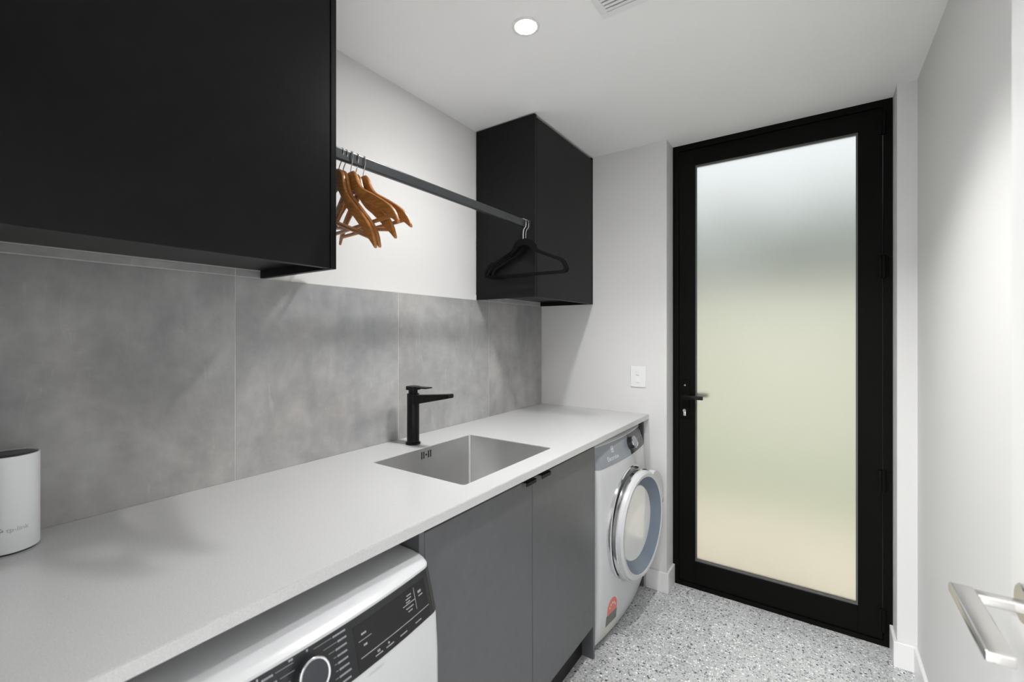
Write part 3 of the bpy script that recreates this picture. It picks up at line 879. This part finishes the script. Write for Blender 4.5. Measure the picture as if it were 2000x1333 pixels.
obj('trim_line', marks(f, [(0.345, 0.3475, pz(0.02), pz(0.98))], 0.0022), M['print'], fascia)
for q in ((0.522, 0.712, pz(0.25), pz(0.26)), (0.6745, 0.6755, pz(0.36), pz(0.82)), (0.638, 0.6745, pz(0.575), pz(0.587)), (0.522, 0.552, pz(0.55), pz(0.557))):
    obj('trim_line', marks(f, [q], 0.0028), M['print'], dsp)
rt = random.Random(5)
def word_row(ya, yb, z, h):
    r, y = [], ya
    while y < yb - 0.002:
        l = min(rt.uniform(0.002, 0.0045), yb - y)
        r.append((y, y + l, z + rt.uniform(0, .0003), z + h)); y += l + 0.0007
    return r
rects = []
for i in range(8):
    z = pz(0.93 - i * 0.118)
    ln = (0.026, 0.018, 0.024, 0.022, 0.023, 0.022, 0.024, 0.02)[i]
    rects += word_row(0.500 - ln, 0.500, z - 0.0022, 0.0028)
    ll = (0.034, 0.026, 0.012, 0.006, 0.005, 0.005, 0.006, 0.01)[i]
    rects.append((0.498 - ln - ll, 0.498 - ln, z - 0.0006, z - 0.0002))
for i in range(7):
    z = pz(0.92 - i * 0.125)
    ln = (0.018, 0.024, 0.022, 0.02, 0.022, 0.023, 0.02)[i]
    rects += word_row(0.352, 0.352 + ln, z - 0.0022, 0.0028)
    rects.append((0.355 + ln, 0.402 if i < 2 else 0.394, z - 0.0008, z - 0.0004))
rects += word_row(0.395, 0.402, pz(0.955), 0.003) + word_row(0.425, 0.430, pz(0.95), 0.0035)
obj('programme_lettering', marks(f, rects, 0.0022), M['print_dark'], fascia)['kind'] = 'stuff'
rects = []
for t, ya, yb in ((0.745, 0.652, 0.668), (0.685, 0.648, 0.667), (0.625, 0.648, 0.660), (0.50, 0.646, 0.668), (0.43, 0.650, 0.664)):
    rects += word_row(ya, yb, pz(t) - 0.001, 0.0019)
rects += word_row(0.686, 0.697, pz(0.64), 0.0044) + word_row(0.686, 0.699, pz(0.57), 0.002)
rects += word_row(0.530, 0.541, pz(0.64), 0.003) + word_row(0.532, 0.541, pz(0.43), 0.003)
for y in (0.553, 0.580, 0.618, 0.664):
    rects += word_row(y, y + 0.020, pz(0.10), 0.0018)
    if y < 0.6: rects += word_row(y + 0.006, y + 0.012, pz(0.15), 0.0035)
obj('programme_lettering', marks(f, rects, 0.0028), M['print'], dsp)['kind'] = 'stuff'
# door of the washer
def porthole(parent, f, yc, zc, xbase, R_, depth, lens, dish, ajar=0.0):
    c = (xbase, yc, zc)
    hinge = Vector((xbase, yc - R_, zc))
    swing = Matrix.Translation(hinge) @ Matrix.Rotation(-ajar, 4, 'Z') @ Matrix.Translation(-hinge)
    def turn(bm):
        bmesh.ops.transform(bm, matrix=swing, verts=bm.verts); return bm
    k = bmesh.new(); lathe(k, c, (1, 0, 0), [(-0.03, R_ * 1.035), (0.006, R_ * 1.035), (0.009, R_ * 1.02), (0.009, R_ * 0.97), (-0.03, R_ * 0.96)], 72)
    obj('door_collar', k, M['chrome'], parent, smooth=True)
    k = bmesh.new(); lathe(k, c, (1, 0, 0), [(0.0095, R_ * 0.70), (0.0095, R_ * 0.99), (0.012, R_), (depth * 0.50, R_ * 0.995), (depth * 0.55, R_ * 0.98)], 72)
    ring = obj('door_ring', turn(k), M['chrome'], parent, smooth=True)
    k = bmesh.new(); lathe(k, c, (1, 0, 0), [(depth * 0.55, R_ * 0.978), (depth * 0.85, R_ * 0.965), (depth, R_ * 0.93), (depth, R_ * 0.885), (depth * 0.95, R_ * 0.865)], 72)
    obj('door_bezel', turn(k), M['enamel'], ring, smooth=True)
    k = bmesh.new(); lathe(k, c, (1, 0, 0), [(depth * 0.95, R_ * 0.865), (depth * 0.6, R_ * 0.80), (0.018, R_ * 0.71), (0.011, R_ * 0.685)], 72)
    obj('door_dish', turn(k), dish, ring, smooth=True)
    k = bmesh.new(); lathe(k, c, (1, 0, 0), [(0.011, R_ * 0.685), (0.015, R_ * 0.67), (0.019, R_ * 0.45), (0.020, 0)], 72)
    obj('door_lens', turn(k), lens, ring, smooth=True)
    return ring, turn
porthole(wm, f, 0.445, 0.42, f(0.445, 0.42) - 0.006, 0.235, 0.045, M['display'], M['panel'])
obj('brand_lettering', lay_text(f, 'Electrolux', 0.0085, 0.536, 0.7325, 0.0008), M['print_pale'], wm)

# --- dryer (right of the base cabinet, against the far wall)
DY0, DY1, DXF = 1.776, 2.384, -0.800
DZ = 0.038
f, zs = machine_front(DXF, DY0, DY1, DZ)
dr = thing('tumble_dryer', (-1.08, 2.08, 0), 'white tumble dryer with a big round door, at the far end under the worktop', 'dryer')
obj('body', machine_body(f, zs, DY0, DY1, -1.38), M['enamel'], dr, smooth=True)
feet(dr, DY0, DY1, DXF, -1.38)
ys = front_ys(DY0, DY1)
YS = 2.115
PZ0, PZ1 = 0.748 + DZ, 0.838 + DZ
panel_l = obj('control_panel', skin(f, [y for y in ys if y < YS - 0.004] + [YS], lin(PZ0, PZ1, 4), 0.0016, 0.004), M['sheen_knob_grey'], dr, smooth=True)  # grey left length: a reflection painted into the fascia
panel_r = obj('control_panel', skin(f, [YS] + [y for y in ys if y > YS + 0.004], lin(PZ0, PZ1, 4), 0.0016, 0.004), M['panel'], dr, smooth=True)
knob(dr, f, 2.125, pz(0.55), 0.028, 0.032, M['sheen_knob_grey'], M['chrome'])
obj('brand_lettering', lay_text(f, 'Electrolux', 0.0265, 1.862, pz(0.22), 0.0022), M['print_white'], panel_l)
bm = bmesh.new()
for s in (1, -1):
    pts = []
    for i in range(13):
        a = math.radians(-80 + 160 * i / 12)
        pts.append((s * (0.0085 - 0.0065 * math.cos(a)) , 0.0085 * math.sin(a)))
    for (a0, b0), (a1, b1) in zip(pts, pts[1:]):
        w_ = 0.0011
        vs = [bm.verts.new((0, yy, zz)) for yy, zz in ((a0 - w_, b0), (a0 + w_, b0), (a1 + w_, b1), (a1 - w_, b1))]
        bm.faces.new(vs)
for (ya, yb, za, zb) in ((-0.0095, 0.0095, -0.0105, -0.0088), (-0.0095, 0.0095, 0.0088, 0.0105), (-0.0095, -0.0078, -0.0105, 0.0105), (0.0078, 0.0095, -0.0105, 0.0105), (-0.0085, 0.0085, -0.0008, 0.0008)):
    bm.faces.new([bm.verts.new((0, yy, zz)) for yy, zz in ((ya, za), (yb, za), (yb, zb), (ya, zb))])
for v in bm.verts:
    yy, zz = 1.925 + v.co.y * 1.2, pz(0.70) + v.co.z * 1.25
    v.co = Vector((f(yy, zz) + 0.0022, yy, zz))
obj('brand_emblem', bm, M['print_white'], panel_l)
rects = []
for y in (2.175, 2.215, 2.255, 2.295, 2.335):
    for z in (pz(0.75), pz(0.5), pz(0.25)):
        rects += word_row(y, y + 0.016, z, 0.003)
obj('programme_lettering', marks(f, rects, 0.0022), M['print'], panel_r)['kind'] = 'stuff'
YC, ZC, RR, DEP = 2.085, 0.475, 0.252, 0.054
xb_ = f(YC, ZC) - 0.006
ring, turn = porthole(dr, f, YC, ZC, xb_, RR, DEP, M['porthole'], M['blue_grey'], ajar=math.radians(4.3))
def arc_block(a0, a1, r0, r1, x0, x1, n=14):
    bm = bmesh.new(); rows = []
    for i in range(n + 1):
        t = i / n
        a = math.radians(a0 + (a1 - a0) * t)
        sq = math.sin(math.pi * t) ** 0.5 if 0 < t < 1 else 0.0
        ro = r0 + (r1 - r0) * max(0.12, sq)
        rows.append([bm.verts.new((x, YC + r * math.cos(a), ZC + r * math.sin(a))) for x, r in ((x0, r0), (x1, r0), (x1, ro), (x0, ro))])
    for A, C in zip(rows, rows[1:]):
        for q in range(4):
            bm.faces.new((A[q], A[(q + 1) % 4], C[(q + 1) % 4], C[q]))
    bm.faces.new(rows[0][::-1]); bm.faces.new(rows[-1])
    return bm
obj('door_handle', turn(arc_block(10, 62, RR * 0.93, RR * 1.12, xb_ + DEP * 0.45, xb_ + DEP * 0.97)), M['enamel'], ring, smooth=True)
obj('handle_recess', turn(arc_block(6, 24, RR * 0.95, RR * 1.06, xb_ + DEP * 0.3, xb_ + DEP * 0.9)), M['pinhole'], ring, smooth=True)
# energy rating sticker low on the front
def sticker(outline, off, m, name, parent):
    bm = bmesh.new()
    vs = [bm.verts.new((0, y, z)) for y, z in outline]
    bm.faces.new(vs)
    for v in vs: v.co.x = f(v.co.y, v.co.z) + off
    ex = bmesh.ops.extrude_face_region(bm, geom=list(bm.faces))
    bmesh.ops.translate(bm, verts=[g for g in ex['geom'] if isinstance(g, bmesh.types.BMVert)], vec=(0.0004, 0, 0))
    return obj(name, bm, m, parent)
SYC, SW = 1.886, 0.048
arch = [(SYC - SW, 0.135), (SYC + SW, 0.135)] + [(SYC + SW * math.cos(math.radians(a)), 0.157 + 0.048 * math.sin(math.radians(a))) for a in range(0, 181, 15)]
st = sticker(arch, 0.0008, M['print_white'], 'energy_sticker', dr)
sticker([(SYC + (y - SYC) * 0.93, z) for y, z in arch[:2]] + [(SYC + SW * 0.93 * math.cos(math.radians(a)), 0.157 + 0.045 * math.sin(math.radians(a))) for a in range(0, 181, 15)], 0.0013, M['red'], 'rating_arch', st)
for q in range(5):
    a = math.radians(150 - 30 * q)
    yc, zc = SYC + 0.028 * math.cos(a), 0.150 + 0.028 * math.sin(a)
    star = [(yc + rr_ * math.cos(math.radians(90 + 36 * i)), zc + rr_ * math.sin(math.radians(90 + 36 * i))) for i, rr_ in enumerate([0.006, 0.0026] * 5)]
    sticker(star, 0.0018, M['print_white'], 'star', st)
sticker([(SYC - SW, 0.090), (SYC + SW, 0.090), (SYC + SW, 0.134), (SYC - SW, 0.134)], 0.0008, M['sticker_grey'], 'rating_table', st)
sticker([(SYC - SW, 0.042), (SYC + SW, 0.042), (SYC + SW, 0.089), (SYC - SW, 0.089)], 0.0008, M['sticker_cream'], 'rating_footer', st)

# ------------------------------------------------------------------ router on the worktop
RCX, RCY, RR_, RHT = -1.352, 0.169, 0.0455, 0.192
ro = thing('wifi_router', (RCX, RCY, ZB), 'white cylindrical wifi router with a black top, on the left end of the worktop', 'router')
k = bmesh.new(); lathe(k, (RCX, RCY, ZB + 0.004), (0, 0, 1), [(0.0, 0.0), (0.0, RR_ - 0.001), (0.002, RR_), (RHT - 0.004, RR_), (RHT - 0.003, RR_ - 0.0012), (RHT - 0.006, RR_ - 0.0022), (RHT - 0.006, 0)], 64)
obj('shell', k, M['router'], ro, smooth=True)
k = bmesh.new(); lathe(k, (RCX, RCY, ZB), (0, 0, 1), [(0, 0), (0, RR_ - 0.004), (0.0039, RR_ - 0.003), (0.0039, 0)], 48)
obj('base', k, M['router_top'], ro, smooth=True)
k = bmesh.new(); lathe(k, (RCX, RCY, ZB + RHT), (0, 0, 1), [(-0.0018, 0), (-0.0018, RR_ - 0.0024), (-0.0005, RR_ - 0.0026), (0.001, RR_ - 0.006), (-0.0002, 0)], 48)
obj('top_cap', k, M['router_top'], ro, smooth=True)
def wrap(bm, a0, zb):
    for v in bm.verts:
        a = a0 + v.co.x / RR_
        v.co = Vector((RCX + (RR_ + 0.0003) * math.cos(a), RCY + (RR_ + 0.0003) * math.sin(a), zb + v.co.y))
    return bm
AV = math.atan2(-RCY, -RCX)      # the side that faces the room
obj('brand_lettering', wrap(text_bm('tp-link', 0.0125), AV - 0.05, ZB + 0.046), M['print_pale'], ro)
k = bmesh.new()
for pts in ([(0, 0.0045), (0.004, 0.0045), (0.004, 0.0085), (0.008, 0.0085), (0.008, 0.0105), (0.002, 0.0105), (0.002, 0.0065), (0, 0.0065)],
            [(0.0045, 0), (0.0065, 0), (0.0065, 0.0035), (0.0105, 0.0035), (0.0105, 0.0075), (0.0085, 0.0075), (0.0085, 0.0055), (0.0045, 0.0055)]):
    k.faces.new([k.verts.new((a, b, 0)) for a, b in pts])
obj('brand_emblem', wrap(k, AV - 0.36, ZB + 0.045), M['print'], ro)
